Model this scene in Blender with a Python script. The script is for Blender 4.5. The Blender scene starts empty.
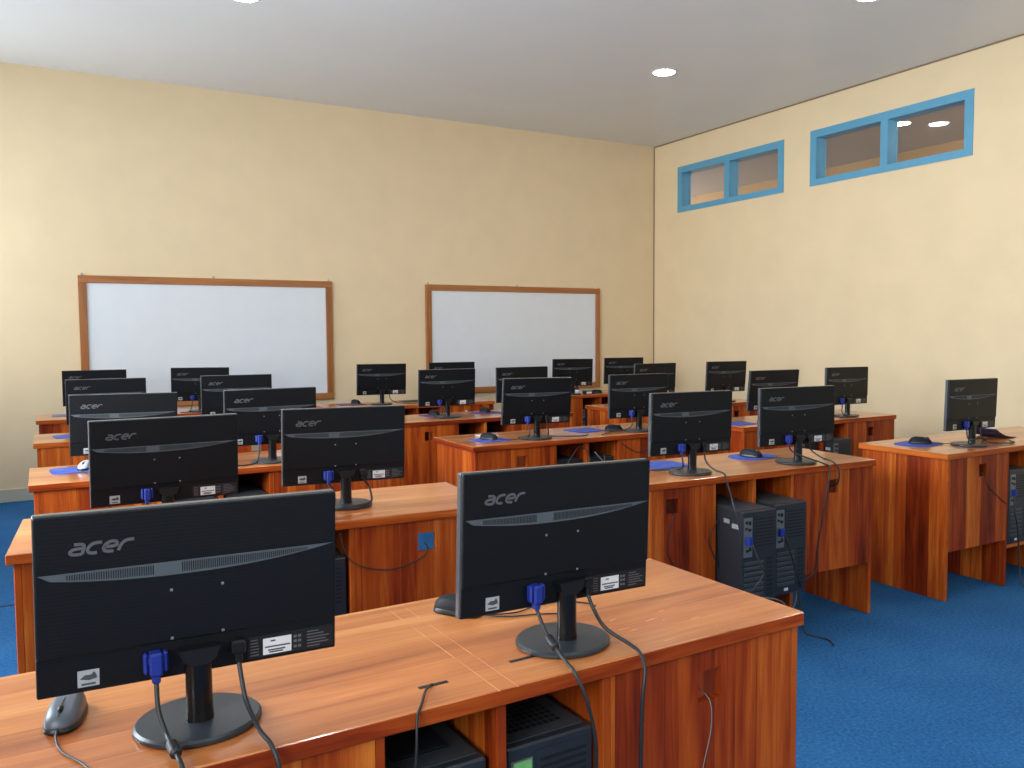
import bpy, bmesh, math, random
from mathutils import Vector, Matrix
random.seed(7)
sc = bpy.context.scene
COL = sc.collection

# ------------------------------------------------------------------ helpers
def srgb(r, g, b):
    f = lambda c: (c/255/12.92) if c/255 <= .04045 else ((c/255+.055)/1.055)**2.4
    return (f(r), f(g), f(b), 1.0)

class MB:
    """collects shapes; build() links them as ONE mesh object"""
    def __init__(s): s.bm = bmesh.new()
    def _merge(s, t, mat):
        for f in t.faces: f.material_index = mat
        me = bpy.data.meshes.new('tmp'); t.to_mesh(me); t.free()
        s.bm.from_mesh(me); bpy.data.meshes.remove(me)
    def box(s, x0, x1, y0, y1, z0, z1, bev=0., mat=0, seg=1):
        t = bmesh.new(); bmesh.ops.create_cube(t, size=1)
        for v in t.verts:
            v.co = Vector((x0+(v.co.x+.5)*(x1-x0), y0+(v.co.y+.5)*(y1-y0), z0+(v.co.z+.5)*(z1-z0)))
        if bev: bmesh.ops.bevel(t, geom=list(t.edges), offset=bev, segments=seg, affect='EDGES', profile=.5)
        s._merge(t, mat); return s
    def lathe(s, prof, c=(0, 0, 0), seg=40, mat=0, sx=1, sy=1):
        t = bmesh.new(); rings = []
        for r, z in prof:
            if r < 1e-6: rings.append([t.verts.new((c[0], c[1], c[2]+z))])
            else: rings.append([t.verts.new((c[0]+sx*r*math.cos(2*math.pi*k/seg), c[1]+sy*r*math.sin(2*math.pi*k/seg), c[2]+z)) for k in range(seg)])
        for a, b in zip(rings, rings[1:]):
            for k in range(seg):
                k2 = (k+1) % seg
                if len(a) == 1 and len(b) == 1: continue
                if len(a) == 1: t.faces.new((a[0], b[k], b[k2]))
                elif len(b) == 1: t.faces.new((a[k], a[k2], b[0]))
                else: t.faces.new((a[k], a[k2], b[k2], b[k]))
        bmesh.ops.recalc_face_normals(t, faces=t.faces)
        s._merge(t, mat); return s
    def tube(s, pts, r, seg=8, mat=0, sub=8):
        P = [Vector(p) for p in pts]; Q = []
        if sub > 1 and len(P) > 2:
            E = [2*P[0]-P[1]] + P + [2*P[-1]-P[-2]]
            for i in range(1, len(E)-2):
                p0, p1, p2, p3 = E[i-1:i+3]
                for k in range(sub):
                    u = k/sub
                    Q.append(.5*((2*p1)+(p2-p0)*u+(2*p0-5*p1+4*p2-p3)*u*u+(3*p1-p0-3*p2+p3)*u**3))
            Q.append(P[-1])
        else: Q = P
        t = bmesh.new(); rings = []; n = None
        for i, q in enumerate(Q):
            d = (Q[min(i+1, len(Q)-1)]-Q[max(i-1, 0)]).normalized()
            if n is None:
                n = d.cross(Vector((0, 0, 1)))
                if n.length < .01: n = d.cross(Vector((1, 0, 0)))
            n = (n-d*n.dot(d)).normalized(); b = d.cross(n)
            rings.append([t.verts.new(q+r*(math.cos(2*math.pi*k/seg)*n+math.sin(2*math.pi*k/seg)*b)) for k in range(seg)])
        for a, b in zip(rings, rings[1:]):
            for k in range(seg): t.faces.new((a[k], a[(k+1) % seg], b[(k+1) % seg], b[k]))
        t.faces.new(rings[0]); t.faces.new(rings[-1])
        bmesh.ops.recalc_face_normals(t, faces=t.faces)
        for f in t.faces: f.smooth = True
        s._merge(t, mat); return s
    def prism(s, outline, y0, y1, mat=0):
        """outline in xz, thickness along y"""
        t = bmesh.new()
        a = [t.verts.new((x, y0, z)) for x, z in outline]; b = [t.verts.new((x, y1, z)) for x, z in outline]
        n = len(a); t.faces.new(a); t.faces.new(b[::-1])
        for k in range(n): t.faces.new((a[k], b[k], b[(k+1) % n], a[(k+1) % n]))
        bmesh.ops.recalc_face_normals(t, faces=t.faces); s._merge(t, mat); return s
    def slab(s, outline, z0, z1, mat=0):
        """outline in xy, thickness along z"""
        t = bmesh.new()
        a = [t.verts.new((x, y, z0)) for x, y in outline]; b = [t.verts.new((x, y, z1)) for x, y in outline]
        n = len(a); t.faces.new(a); t.faces.new(b[::-1])
        for k in range(n): t.faces.new((a[k], b[k], b[(k+1) % n], a[(k+1) % n]))
        bmesh.ops.recalc_face_normals(t, faces=t.faces); s._merge(t, mat); return s
    def build(s, name, mats, parent=None, smooth=False):
        me = bpy.data.meshes.new(name); s.bm.to_mesh(me); s.bm.free()
        for m in (mats if isinstance(mats, (list, tuple)) else [mats]): me.materials.append(m)
        if smooth:
            for p in me.polygons: p.use_smooth = True
        o = bpy.data.objects.new(name, me); COL.objects.link(o)
        if parent: o.parent = parent
        return o

def tag(o, label, cat, group=None):
    o['label'] = label; o['category'] = cat
    if group: o['group'] = group
    return o
def thing(name, label, cat, loc, rz=0, group=None):
    o = bpy.data.objects.new(name, None); o.empty_display_size = .1; COL.objects.link(o)
    o.location = loc; o.rotation_euler = (0, 0, rz)
    return tag(o, label, cat, group)
def struct(o): o['kind'] = 'structure'; return o
def copy_tree(o, parent=None):
    c = o.copy(); COL.objects.link(c)
    if parent: c.parent = parent
    for ch in list(o.children): copy_tree(ch, c)
    return c

# ------------------------------------------------------------------ materials
def newmat(name):
    m = bpy.data.materials.new(name); m.use_nodes = True
    nt = m.node_tree; return m, nt, nt.nodes['Principled BSDF']
def plain(name, col, rough=.5, spec=.5, metal=0., noise=0., nscale=40., coat=0., bump=0., bscale=200.):
    m, nt, b = newmat(name)
    b.inputs['Base Color'].default_value = col; b.inputs['Roughness'].default_value = rough
    b.inputs['Specular IOR Level'].default_value = spec; b.inputs['Metallic'].default_value = metal
    b.inputs['Coat Weight'].default_value = coat
    tc = nt.nodes.new('ShaderNodeTexCoord')
    if noise:
        n = nt.nodes.new('ShaderNodeTexNoise'); n.inputs['Scale'].default_value = nscale; n.inputs['Detail'].default_value = 4
        nt.links.new(tc.outputs['Object'], n.inputs['Vector'])
        r = nt.nodes.new('ShaderNodeValToRGB')
        r.color_ramp.elements[0].position = .3; r.color_ramp.elements[1].position = .7
        r.color_ramp.elements[0].color = tuple(c*(1-noise) for c in col[:3])+(1,)
        r.color_ramp.elements[1].color = tuple(min(1, c*(1+noise)) for c in col[:3])+(1,)
        nt.links.new(n.outputs['Fac'], r.inputs['Fac']); nt.links.new(r.outputs['Color'], b.inputs['Base Color'])
    if bump:
        n = nt.nodes.new('ShaderNodeTexNoise'); n.inputs['Scale'].default_value = bscale; n.inputs['Detail'].default_value = 3
        nt.links.new(tc.outputs['Object'], n.inputs['Vector'])
        bp = nt.nodes.new('ShaderNodeBump'); bp.inputs['Strength'].default_value = bump; bp.inputs['Distance'].default_value = .003
        nt.links.new(n.outputs['Fac'], bp.inputs['Height']); nt.links.new(bp.outputs['Normal'], b.inputs['Normal'])
    return m

def wood(name, across, along, ramp, width=.085, rough=.4, coat=.15, seam=.35, spec=.35):
    """edge-glued boards split along axis `across`, grain running along axis `along` (0,1,2 = x,y,z, object space)"""
    m, nt, b = newmat(name); N, L = nt.nodes, nt.links
    def math_(op, a, bb=None, c=None):
        n = N.new('ShaderNodeMath'); n.operation = op
        for i, v in enumerate((a, bb, c)):
            if v is None: continue
            if isinstance(v, (int, float)): n.inputs[i].default_value = v
            else: L.new(v, n.inputs[i])
        return n.outputs[0]
    tc = N.new('ShaderNodeTexCoord'); sep = N.new('ShaderNodeSeparateXYZ'); L.new(tc.outputs['Object'], sep.inputs[0])
    oi = N.new('ShaderNodeObjectInfo')
    A, G = sep.outputs[across], sep.outputs[along]
    # board index, boards of uneven width
    off = math_('MULTIPLY', oi.outputs['Random'], 13.7)
    u = math_('ADD', math_('DIVIDE', A, width), off)
    u = math_('ADD', u, math_('MULTIPLY', math_('SINE', math_('MULTIPLY', u, 2.1)), .28))
    idx = math_('FLOOR', u); fr = math_('FRACT', u)
    wn = N.new('ShaderNodeTexWhiteNoise'); wn.noise_dimensions = '1D'; L.new(idx, wn.inputs['W'])
    # grain: noise stretched along the board, cathedral figure from a wave
    cx = N.new('ShaderNodeCombineXYZ')
    L.new(math_('ADD', math_('MULTIPLY', A, 22.), math_('MULTIPLY', wn.outputs['Value'], 40.)), cx.inputs[0])
    L.new(math_('MULTIPLY', G, 1.6), cx.inputs[1]); L.new(math_('MULTIPLY', idx, 3.3), cx.inputs[2])
    n1 = N.new('ShaderNodeTexNoise'); n1.inputs['Scale'].default_value = 1.; n1.inputs['Detail'].default_value = 3; n1.inputs['Distortion'].default_value = .6
    L.new(cx.outputs[0], n1.inputs['Vector'])
    cx2 = N.new('ShaderNodeCombineXYZ')
    L.new(math_('ADD', math_('MULTIPLY', A, 170.), math_('MULTIPLY', n1.outputs['Fac'], 8.)), cx2.inputs[0])
    L.new(math_('MULTIPLY', G, 5.), cx2.inputs[1]); L.new(idx, cx2.inputs[2])
    n2 = N.new('ShaderNodeTexNoise'); n2.inputs['Scale'].default_value = 1.; n2.inputs['Detail'].default_value = 2
    L.new(cx2.outputs[0], n2.inputs['Vector'])
    f = math_('ADD', math_('MULTIPLY', wn.outputs['Value'], .3), math_('MULTIPLY', n1.outputs['Fac'], .74))
    f = math_('ADD', f, math_('MULTIPLY', math_('SUBTRACT', n2.outputs['Fac'], .5), .32))
    rp = N.new('ShaderNodeValToRGB'); L.new(f, rp.inputs['Fac'])
    e = rp.color_ramp.elements
    e[0].position = ramp[0][0]; e[0].color = srgb(*ramp[0][1]); e[1].position = ramp[-1][0]; e[1].color = srgb(*ramp[-1][1])
    for p, c in ramp[1:-1]:
        k = e.new(p); k.color = srgb(*c)
    edge = math_('LESS_THAN', math_('MINIMUM', fr, math_('SUBTRACT', 1., fr)), .016)
    mx = N.new('ShaderNodeMix'); mx.data_type = 'RGBA'; mx.blend_type = 'MULTIPLY'
    L.new(math_('MULTIPLY', edge, seam), mx.inputs['Factor']); L.new(rp.outputs['Color'], mx.inputs['A']); mx.inputs['B'].default_value = (.25, .15, .1, 1)
    L.new(mx.outputs['Result'], b.inputs['Base Color'])
    b.inputs['Roughness'].default_value = rough; b.inputs['Specular IOR Level'].default_value = spec; b.inputs['Coat Weight'].default_value = coat; b.inputs['Coat Roughness'].default_value = .12
    bp = N.new('ShaderNodeBump'); bp.inputs['Strength'].default_value = .06; bp.inputs['Distance'].default_value = .002
    L.new(n2.outputs['Fac'], bp.inputs['Height']); L.new(bp.outputs['Normal'], b.inputs['Normal'])
    return m

PANEL = [(.22, (84, 22, 4)), (.42, (138, 48, 11)), (.6, (172, 76, 20)), (.82, (208, 116, 42))]
TOPR = [(.2, (130, 64, 30)), (.42, (172, 95, 48)), (.62, (194, 117, 63)), (.86, (216, 148, 88))]
W_FRONT = wood('wood_front', 0, 2, PANEL, .085, .45, 0, .45, .18)
W_SIDE = wood('wood_side', 1, 2, PANEL, .085, .45, 0, .45, .18)
W_TOP = wood('wood_top', 1, 0, TOPR, .11, .3, .6, .2, .3)
W_EDGE = wood('wood_desktop_edge', 2, 0, PANEL, .5, .45, 0, 0, .18)
W_SHELF = wood('wood_shelf', 1, 0, PANEL, .11, .5, .05)
W_FRAME = wood('wood_board_frame', 2, 0, [(.2, (134, 80, 40)), (.5, (166, 104, 56)), (.9, (190, 126, 74))], .4, .4, .1, 0)
W_FRAMEV = wood('wood_board_frame_upright', 0, 2, [(.2, (134, 80, 40)), (.5, (166, 104, 56)), (.9, (190, 126, 74))], .4, .4, .1, 0)
WORN = plain('worn_varnish', srgb(208, 138, 86), .5, noise=.12, nscale=60)
M_WALL = plain('cream_wall_paint', srgb(233, 208, 169), .62, .3, noise=.025, nscale=3.5, bump=.08, bscale=60)
M_CEIL = plain('grey_white_ceiling', srgb(222, 223, 225), .38, .5, noise=.012, nscale=2.)
M_BASEB = plain('baseboard_paint', srgb(196, 190, 172), .5)
M_BOARD = plain('whiteboard_surface', srgb(225, 227, 230), .3, .5, noise=.015, nscale=6)
M_BLUEF = plain('blue_window_paint', srgb(92, 158, 190), .4, .5, noise=.04, nscale=8)
M_BLK = plain('black_plastic', srgb(15, 15, 18), .42, .4, bump=.05, bscale=900)
M_BLK2 = plain('black_gloss_plastic', srgb(11, 11, 13), .28, .4)
M_BASE = plain('stand_base_plastic', srgb(40, 44, 49), .38, .5)
M_EDGE = plain('bezel_sheen_plastic', srgb(70, 73, 78), .22, .6, coat=.5)  # base grey lightened to carry the ceiling's reflection on the top edges
M_VENT = plain('vent_grey_plastic', srgb(80, 85, 90), .4, .5)
M_SLOT = plain('slot_dark', srgb(12, 12, 14), .6)
M_LOGO = plain('logo_grey', srgb(86, 84, 87), .45)
M_LABEL = plain('white_label', srgb(214, 212, 212), .5, noise=.03)
M_PRINT = plain('label_print', srgb(70, 68, 72), .6)
M_LABK = plain('black_label', srgb(14, 14, 16), .5)
M_FAINT = plain('faint_print', srgb(92, 90, 92), .6)
M_SILV = plain('silver_sticker', srgb(176, 178, 180), .35, metal=.2)
M_SCREEN = plain('screen_glass', srgb(8, 8, 10), .12, .5)
M_SCREW = plain('screw_steel', srgb(170, 170, 172), .3, metal=.8)
M_VGA = plain('blue_connector', srgb(24, 44, 132), .45)
M_CABLE = plain('black_cable', srgb(34, 34, 37), .45)
M_CABLEG = plain('grey_cable', srgb(120, 118, 116), .5)
M_TOWER = plain('tower_black_steel', srgb(34, 38, 44), .42, .5, bump=.04, bscale=700)
M_TOWERT = plain('tower_lit_steel', srgb(58, 62, 66), .45)  # overhead light on the tower tops put into this grey; slot covers share it
M_IO = plain('io_plate_steel', srgb(120, 126, 128), .4, metal=.5)
M_STKG = plain('grey_sticker', srgb(140, 140, 138), .5, noise=.1)
M_GREEN = plain('green_sticker', srgb(110, 168, 96), .5, noise=.15)
M_MOUSE = plain('mouse_plastic', srgb(20, 21, 25), .6, .25)
M_MOUSES = plain('mouse_side', srgb(20, 20, 22), .4)
M_MOUSEG = plain('mouse_grey', srgb(84, 88, 96), .36)
M_MOUSEL = plain('mouse_silver', srgb(186, 186, 196), .35)
M_RIM = plain('downlight_rim', srgb(235, 235, 235), .4)
M_PAPER = plain('paper_white', srgb(226, 222, 214), .7)
M_CORR = plain('corridor_ceiling', srgb(176, 166, 160), .7)
M_CORRW = plain('corridor_wall', srgb(214, 178, 132), .7)
M_TRIM = plain('brown_conduit', srgb(140, 116, 88), .5)

def pad_mat():
    m, nt, b = newmat('blue_mouse_pad_cloth')
    tc = nt.nodes.new('ShaderNodeTexCoord'); n = nt.nodes.new('ShaderNodeTexNoise'); n.inputs['Scale'].default_value = 14
    nt.links.new(tc.outputs['Object'], n.inputs['Vector'])
    r = nt.nodes.new('ShaderNodeValToRGB'); r.color_ramp.elements[0].position = .35; r.color_ramp.elements[1].position = .7
    r.color_ramp.elements[0].color = srgb(44, 66, 150); r.color_ramp.elements[1].color = srgb(72, 96, 178)
    nt.links.new(n.outputs['Fac'], r.inputs['Fac']); nt.links.new(r.outputs['Color'], b.inputs['Base Color'])
    b.inputs['Roughness'].default_value = .75; return m
M_PAD = pad_mat()
M_PADD = plain('sheen_pad', srgb(104, 108, 140), .7, noise=.1)  # greyer blue puts a grazing reflection into the pad's colour
def patterned_pad():
    m, nt, b = newmat('patterned_pad_cloth')
    tc = nt.nodes.new('ShaderNodeTexCoord'); n = nt.nodes.new('ShaderNodeTexNoise'); n.inputs['Scale'].default_value = 22; n.inputs['Detail'].default_value = 4
    nt.links.new(tc.outputs['Object'], n.inputs['Vector'])
    r = nt.nodes.new('ShaderNodeValToRGB'); e = r.color_ramp.elements
    e[0].position = .36; e[0].color = srgb(38, 44, 110); e[1].position = .66; e[1].color = srgb(84, 90, 160)
    k = e.new(.48); k.color = srgb(120, 62, 84); k = e.new(.55); k.color = srgb(60, 62, 130)
    nt.links.new(n.outputs['Fac'], r.inputs['Fac']); nt.links.new(r.outputs['Color'], b.inputs['Base Color'])
    b.inputs['Roughness'].default_value = .75; return m
M_PADP = patterned_pad()
def carpet():
    m, nt, b = newmat('blue_carpet'); N, L = nt.nodes, nt.links
    tc = N.new('ShaderNodeTexCoord')
    n = N.new('ShaderNodeTexNoise'); n.inputs['Scale'].default_value = 75; n.inputs['Detail'].default_value = 5; n.inputs['Roughness'].default_value = .7
    n2 = N.new('ShaderNodeTexNoise'); n2.inputs['Scale'].default_value = 2.2; n2.inputs['Detail'].default_value = 3
    for q in (n, n2): L.new(tc.outputs['Object'], q.inputs['Vector'])
    r = N.new('ShaderNodeValToRGB'); e = r.color_ramp.elements
    e[0].position = .3; e[0].color = srgb(22, 68, 116); e[1].position = .7; e[1].color = srgb(58, 116, 168)
    a = N.new('ShaderNodeMath'); a.operation = 'MULTIPLY_ADD'; a.inputs[1].default_value = .25; L.new(n2.outputs['Fac'], a.inputs[0])
    s = N.new('ShaderNodeMath'); s.operation = 'MULTIPLY'; s.inputs[1].default_value = .75; L.new(n.outputs['Fac'], s.inputs[0]); L.new(s.outputs[0], a.inputs[2])
    L.new(a.outputs[0], r.inputs['Fac']); L.new(r.outputs['Color'], b.inputs['Base Color'])
    b.inputs['Roughness'].default_value = .95; b.inputs['Specular IOR Level'].default_value = .1
    bp = N.new('ShaderNodeBump'); bp.inputs['Strength'].default_value = .5; bp.inputs['Distance'].default_value = .004
    L.new(n.outputs['Fac'], bp.inputs['Height']); L.new(bp.outputs['Normal'], b.inputs['Normal'])
    return m
M_CARPET = carpet()
def shell_mat():
    m, nt, b = newmat('monitor_shell_plastic'); N, L = nt.nodes, nt.links
    b.inputs['Base Color'].default_value = srgb(13, 14, 18); b.inputs['Roughness'].default_value = .45; b.inputs['Specular IOR Level'].default_value = .25
    tc = N.new('ShaderNodeTexCoord'); w = N.new('ShaderNodeTexWave'); w.bands_direction = 'Z'
    w.inputs['Scale'].default_value = 55; w.inputs['Distortion'].default_value = 1.5; w.inputs['Detail'].default_value = 2; w.inputs['Detail Scale'].default_value = .6
    mp = N.new('ShaderNodeMapping'); mp.inputs['Scale'].default_value = (.03, 1, 1)
    L.new(tc.outputs['Object'], mp.inputs['Vector']); L.new(mp.outputs[0], w.inputs['Vector'])
    bp = N.new('ShaderNodeBump'); bp.inputs['Strength'].default_value = .08; bp.inputs['Distance'].default_value = .001
    L.new(w.outputs['Fac'], bp.inputs['Height']); L.new(bp.outputs['Normal'], b.inputs['Normal']); return m
M_SHELL = shell_mat()
def glass():
    m, nt, b = newmat('window_glass'); N, L = nt.nodes, nt.links
    N.remove(b); out = N['Material Output']
    t = N.new('ShaderNodeBsdfTransparent'); t.inputs[0].default_value = (.9, .92, .92, 1)
    g = N.new('ShaderNodeBsdfGlossy'); g.inputs['Roughness'].default_value = .03
    f = N.new('ShaderNodeFresnel'); ge = N.new('ShaderNodeNewGeometry'); mr = N.new('ShaderNodeMapRange'); mr.inputs['To Min'].default_value = 1.5; mr.inputs['To Max'].default_value = 1/1.5
    L.new(ge.outputs['Backfacing'], mr.inputs['Value']); L.new(mr.outputs['Result'], f.inputs['IOR'])
    mx = N.new('ShaderNodeMixShader'); L.new(f.outputs[0], mx.inputs[0]); L.new(t.outputs[0], mx.inputs[1]); L.new(g.outputs[0], mx.inputs[2])
    L.new(mx.outputs[0], out.inputs['Surface']); return m
M_GLASS = glass()
def emit(name, col, strength):
    m, nt, b = newmat(name); b.inputs['Base Color'].default_value = (.8, .8, .8, 1)
    b.inputs['Emission Color'].default_value = col; b.inputs['Emission Strength'].default_value = strength; return m
M_LAMP = emit('downlight_glow', (.95, .97, 1, 1), 90.)

# ------------------------------------------------------------------ room shell
XL, XR, YF, YB, ZC = -1.2, 6.504, -2.6, 8.018, 3.5755
struct(MB().box(XL-.15, 9.6, YF-.15, 12.2, -.12, 0).build('floor', M_CARPET))
struct(MB().box(XL-.15, XR+.15, YF-.15, YB+.15, ZC, ZC+.12).build('ceiling', M_CEIL))
struct(MB().box(XL-.15, XR+.15, YB, YB+.15, 0, ZC).build('wall_back', M_WALL))
def wall_with_holes(name, x0, x1, holes):
    b = MB(); ys = sorted({YF, YB, *[h[0] for h in holes], *[h[1] for h in holes]})
    for a, c in zip(ys, ys[1:]):
        h = next((h for h in holes if h[0] <= a and c <= h[1]), None)
        if h: b.box(x0, x1, a, c, 0, h[2]); b.box(x0, x1, a, c, h[3], ZC)
        else: b.box(x0, x1, a, c, 0, ZC)
    return struct(b.build(name, M_WALL))
WN = [(4.065, 5.675, 2.75, 3.272), (6.004, 7.588, 2.744, 3.262)]
LWIN = [(-1.4, .6, 1.0, 3.0), (2.2, 4.2, 1.0, 3.0), (5.7, 7.8, 1.0, 3.2)]
ADDED_FWIN = [(.2, 2.4, 1.0, 2.7), (3.6, 5.8, 1.0, 2.7)]  # unseen windows added behind the camera to light the back wall
b = MB(); xs = [XL-.15, .2, 2.4, 3.6, 5.8, XR+.15]
for i, (a, c) in enumerate(zip(xs, xs[1:])):
    if i % 2: b.box(a, c, YF-.15, YF, 0, 1.0); b.box(a, c, YF-.15, YF, 2.7, ZC)
    else: b.box(a, c, YF-.15, YF, 0, ZC)
struct(b.build('wall_front', M_WALL))
wall_with_holes('wall_right', XR, XR+.15, WN)
wall_with_holes('wall_left', XL-.15, XL, LWIN)
struct(MB().box(XL, XR, YB-.014, YB, 0, .108, .003).build('baseboard_back', M_BASEB))
struct(MB().box(XR-.014, XR, YF, YB-.014, 0, .108, .003).build('baseboard_right', M_BASEB))
struct(MB().box(XL, XL+.014, YF, YB-.014, 0, .108, .003).build('baseboard_left', M_BASEB))
struct(MB().tube([(XR-.004, YF, ZC-.006), (XR-.004, YB-.06, ZC-.006), (XR-.006, YB-.012, ZC-.02), (XR-.006, YB-.006, ZC-.08), (XR-.006, YB-.006, 1.8), (XR-.006, YB-.006, .11)], .006, 6, sub=6).build('trim_1', M_TRIM))
struct(MB().box(XL, -.12, 4.895, 4.91, 0, .002).build('trim_2', M_SLOT))

def window(name, w, x0, dep, fw=.072, pane_x=None):
    y0, y1, z0, z1 = w
    e = bpy.data.objects.new(name, None); COL.objects.link(e); e.location = (x0, (y0+y1)/2, z0); struct(e)
    hy = (y1-y0)/2; hz = z1-z0; b = MB()
    b.box(-.008, dep, -hy, hy, 0, fw*.85); b.box(-.008, dep, -hy, hy, hz-fw, hz)
    b.box(-.008, dep, -hy, -hy+fw, fw*.85, hz-fw); b.box(-.008, dep, hy-fw, hy, fw*.85, hz-fw)
    struct(b.build('window_frame', M_BLUEF, e))
    struct(MB().box(-.006, dep, -fw*.5, fw*.5, fw*.85, hz-fw).build('window_mullion', M_BLUEF, e))
    px = dep*.72
    for s in (-1, 1):
        a, c = sorted((s*fw*.5, s*(hy-fw)))
        struct(MB().box(px, px+.004, a, c, fw*.85, hz-fw).build('window_pane', M_GLASS, e))
    return e
window('window_1', WN[0], XR, .13); window('window_2', WN[1], XR, .13)
for i, w in enumerate(LWIN):
    e = window('window_%d' % (i+3), w, XL-.15, .158)

for i, w in enumerate(ADDED_FWIN):
    e = window('window_%d' % (i+6), w, 0, .158); e.location = ((w[0]+w[1])/2, YF, w[2]); e.rotation_euler = (0, 0, -math.pi/2)  # added openings, out of view, for the front fill light

# room beyond the transom windows
XC = 9.42
struct(MB().box(XR+.15, XC+.1, .5, 12.2, ZC, ZC+.1).build('ceiling_corridor', M_CORR))
struct(MB().box(XC, XC+.1, .5, 12.2, 0, ZC).build('wall_corridor', M_CORRW))
struct(MB().box(XR+.15, XC, 12.1, 12.2, 0, ZC).build('wall_corridor_end', M_CORRW))
struct(MB().box(XR+.15, XC, .4, .5, 0, ZC).build('wall_corridor_near', M_CORRW))

# ------------------------------------------------------------------ ceiling lights
def downlight(x, y, label, mat=None):
    t = thing('ceiling_downlight', label, 'ceiling light', (x, y, ZC), 0, 'recessed ceiling downlights')
    b = MB(); b.lathe([(.09, 0), (.09, -.006), (.097, -.008), (.106, -.005), (.108, 0)])
    b.build('trim_ring', M_RIM, t, True)
    MB().lathe([(0, -.005), (.089, -.005), (.089, -.001), (0, -.001)]).build('diffuser', M_LAMP, t)
    return t
downlight(4.72, 5.69, 'round white downlight alone in mid ceiling before the windowed wall')
downlight(1.25, 5.735, 'round downlight cut by top photo edge above the left whiteboard')
downlight(4.86, 3.76, 'round downlight at top photo edge above the larger-looking blue window')
downlight(1.25, 3.80, 'round downlight overhead just before the left desk column')
downlight(4.80, 1.90, 'round downlight overhead above the open carpet')
downlight(1.25, 1.90, 'round downlight overhead above the front desk')
downlight(4.80, -.2, 'round downlight behind the camera on the windowed side')
downlight(1.25, -.2, 'round downlight behind the camera on the daylight side')
downlight(8.2, 3.4, 'added unseen round downlight brightening the room beyond the blue windows')  # lamp added out of view to brighten the corridor
downlight(8.0, 10.4, 'added unseen round downlight far along the room beyond the blue windows')  # second unseen lamp added for the dark end of the corridor
downlight(8.11, 5.87, 'round downlight seen through the glass of the nearer blue window')

# ------------------------------------------------------------------ whiteboards
def board(x0, x1, z0, z1, label):
    t = thing('whiteboard', label, 'whiteboard', ((x0+x1)/2, YB, z0), 0, 'framed whiteboards on the back wall')
    w = (x1-x0)/2; h = z1-z0; f = .062
    MB().box(-w+f-.005, w-f+.005, -.02, 0, f-.005, h-f+.005).build('writing_surface', M_BOARD, t)
    for n, bx in (('frame_rail', (-w, w, 0, f)), ('frame_rail', (-w, w, h-f, h))):
        MB().box(bx[0], bx[1], -.034, 0, bx[2], bx[3], .003).build(n, W_FRAME, t)
    for a, c in ((-w, -w+f), (w-f, w)):
        MB().box(a, c, -.034, 0, f, h-f, .003).build('frame_stile', W_FRAMEV, t)
    for x in (-w+.03, 0, w-.03):
        MB().box(x-.008, x+.008, -.012, -.002, h-.005, h+.022, .003).build('hanger', M_SCREW, t)
board(.307, 2.503, .7355, 1.88, 'long wood-framed whiteboard over the left desk column, further from the windowed wall')
board(3.497, 5.688, .73, 1.875, 'wood-framed whiteboard nearer the corner with the windowed wall')

# ------------------------------------------------------------------ desks
def make_desk():
    t = thing('computer_desk', '', 'desk', (0, 0, 0), 0, 'two-seat computer desks in rows')
    top = MB().box(-.018, 1.508, -.01, .51, .72, .75, .002).build('desktop', [W_TOP, W_EDGE], t)
    for p in top.data.polygons: p.material_index = 0 if p.normal.z > .5 else 1
    MB().box(0, .02, 0, .5, 0, .72, .002).build('side_panel', W_SIDE, t)
    MB().box(1.48, 1.5, 0, .5, 0, .72, .002).build('side_panel', W_SIDE, t)
    MB().box(.512, .53, .001, .5, 0, .72, .002).build('partition', W_SIDE, t)
    MB().box(.967, .985, .001, .5, 0, .72, .002).build('partition', W_SIDE, t)
    MB().box(.737, .757, .001, .48, .22, .72, .002).build('partition', W_SIDE, t)
    for x0, x1, hx in ((.02, .512, .295), (.985, 1.48, 1.238)):
        b = MB(); h = .032; z0, z1 = .612, .676
        b.box(x0, hx-h, 0, .018, .25, .72); b.box(hx+h, x1, 0, .018, .25, .72)
        b.box(hx-h, hx+h, 0, .018, .25, z0); b.box(hx-h, hx+h, 0, .018, z1, .72)
        b.build('modesty_panel', W_FRONT, t)
    MB().box(.53, .967, .004, .48, .2, .22, .002).build('tower_shelf', W_SHELF, t)
    MB().box(.53, .967, .48, .495, .2, .72).build('niche_back', W_FRONT, t)
    return t
D = {  # x0, y0, yaw deg, label
 'A1': (-.065, 1.236, 1.2, 'front desk at the camera, the only one with two cable slots in its top'),
 'A2': (-.085, 2.735, -4.0, 'second desk of the left column, just behind the front desk'),
 'A3': (-.04, 3.98, 0, 'third desk of the left column, showing a narrow end beside the blue aisle'),
 'A4': (-.03, 5.52, 0, 'fourth desk of the left column, one row before the back wall'),
 'A5': (-.02, 7.02, 0, 'last desk of the left column, against the back wall under the left whiteboard'),
 'B1': (1.965, 2.672, -2.0, 'nearest desk of the middle column with two black towers jutting from its niches'),
 'B2': (2.05, 4.05, 0, 'second desk of the middle column with its end panel and a white paper on top'),
 'B3': (2.08, 5.405, 0, 'third desk of the middle column carrying two patterned mouse pads'),
 'B4': (2.11, 6.74, 0, 'last desk of the middle column, in the gap between the two whiteboards'),
 'C1': (3.925, 2.54, 0, 'desk at the right photo edge with a tall amber end panel on open carpet'),
 'C2': (3.945, 3.945, 0, 'second desk of the right column, beside the blank cream window wall'),
 'C3': (4.05, 5.375, 0, 'third desk of the right column, mostly hidden behind middle column monitors'),
 'C4': (4.15, 6.865, 0, 'last desk of the right column, in the corner under the right whiteboard'),
}
DESK = {}; proto = None
for k, (x, y, a, lab) in D.items():
    if proto is None: proto = o = make_desk()
    else: o = copy_tree(proto)
    o.location = (x, y, 0); o.rotation_euler = (0, 0, math.radians(a)); o['label'] = lab; DESK[k] = o
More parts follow.
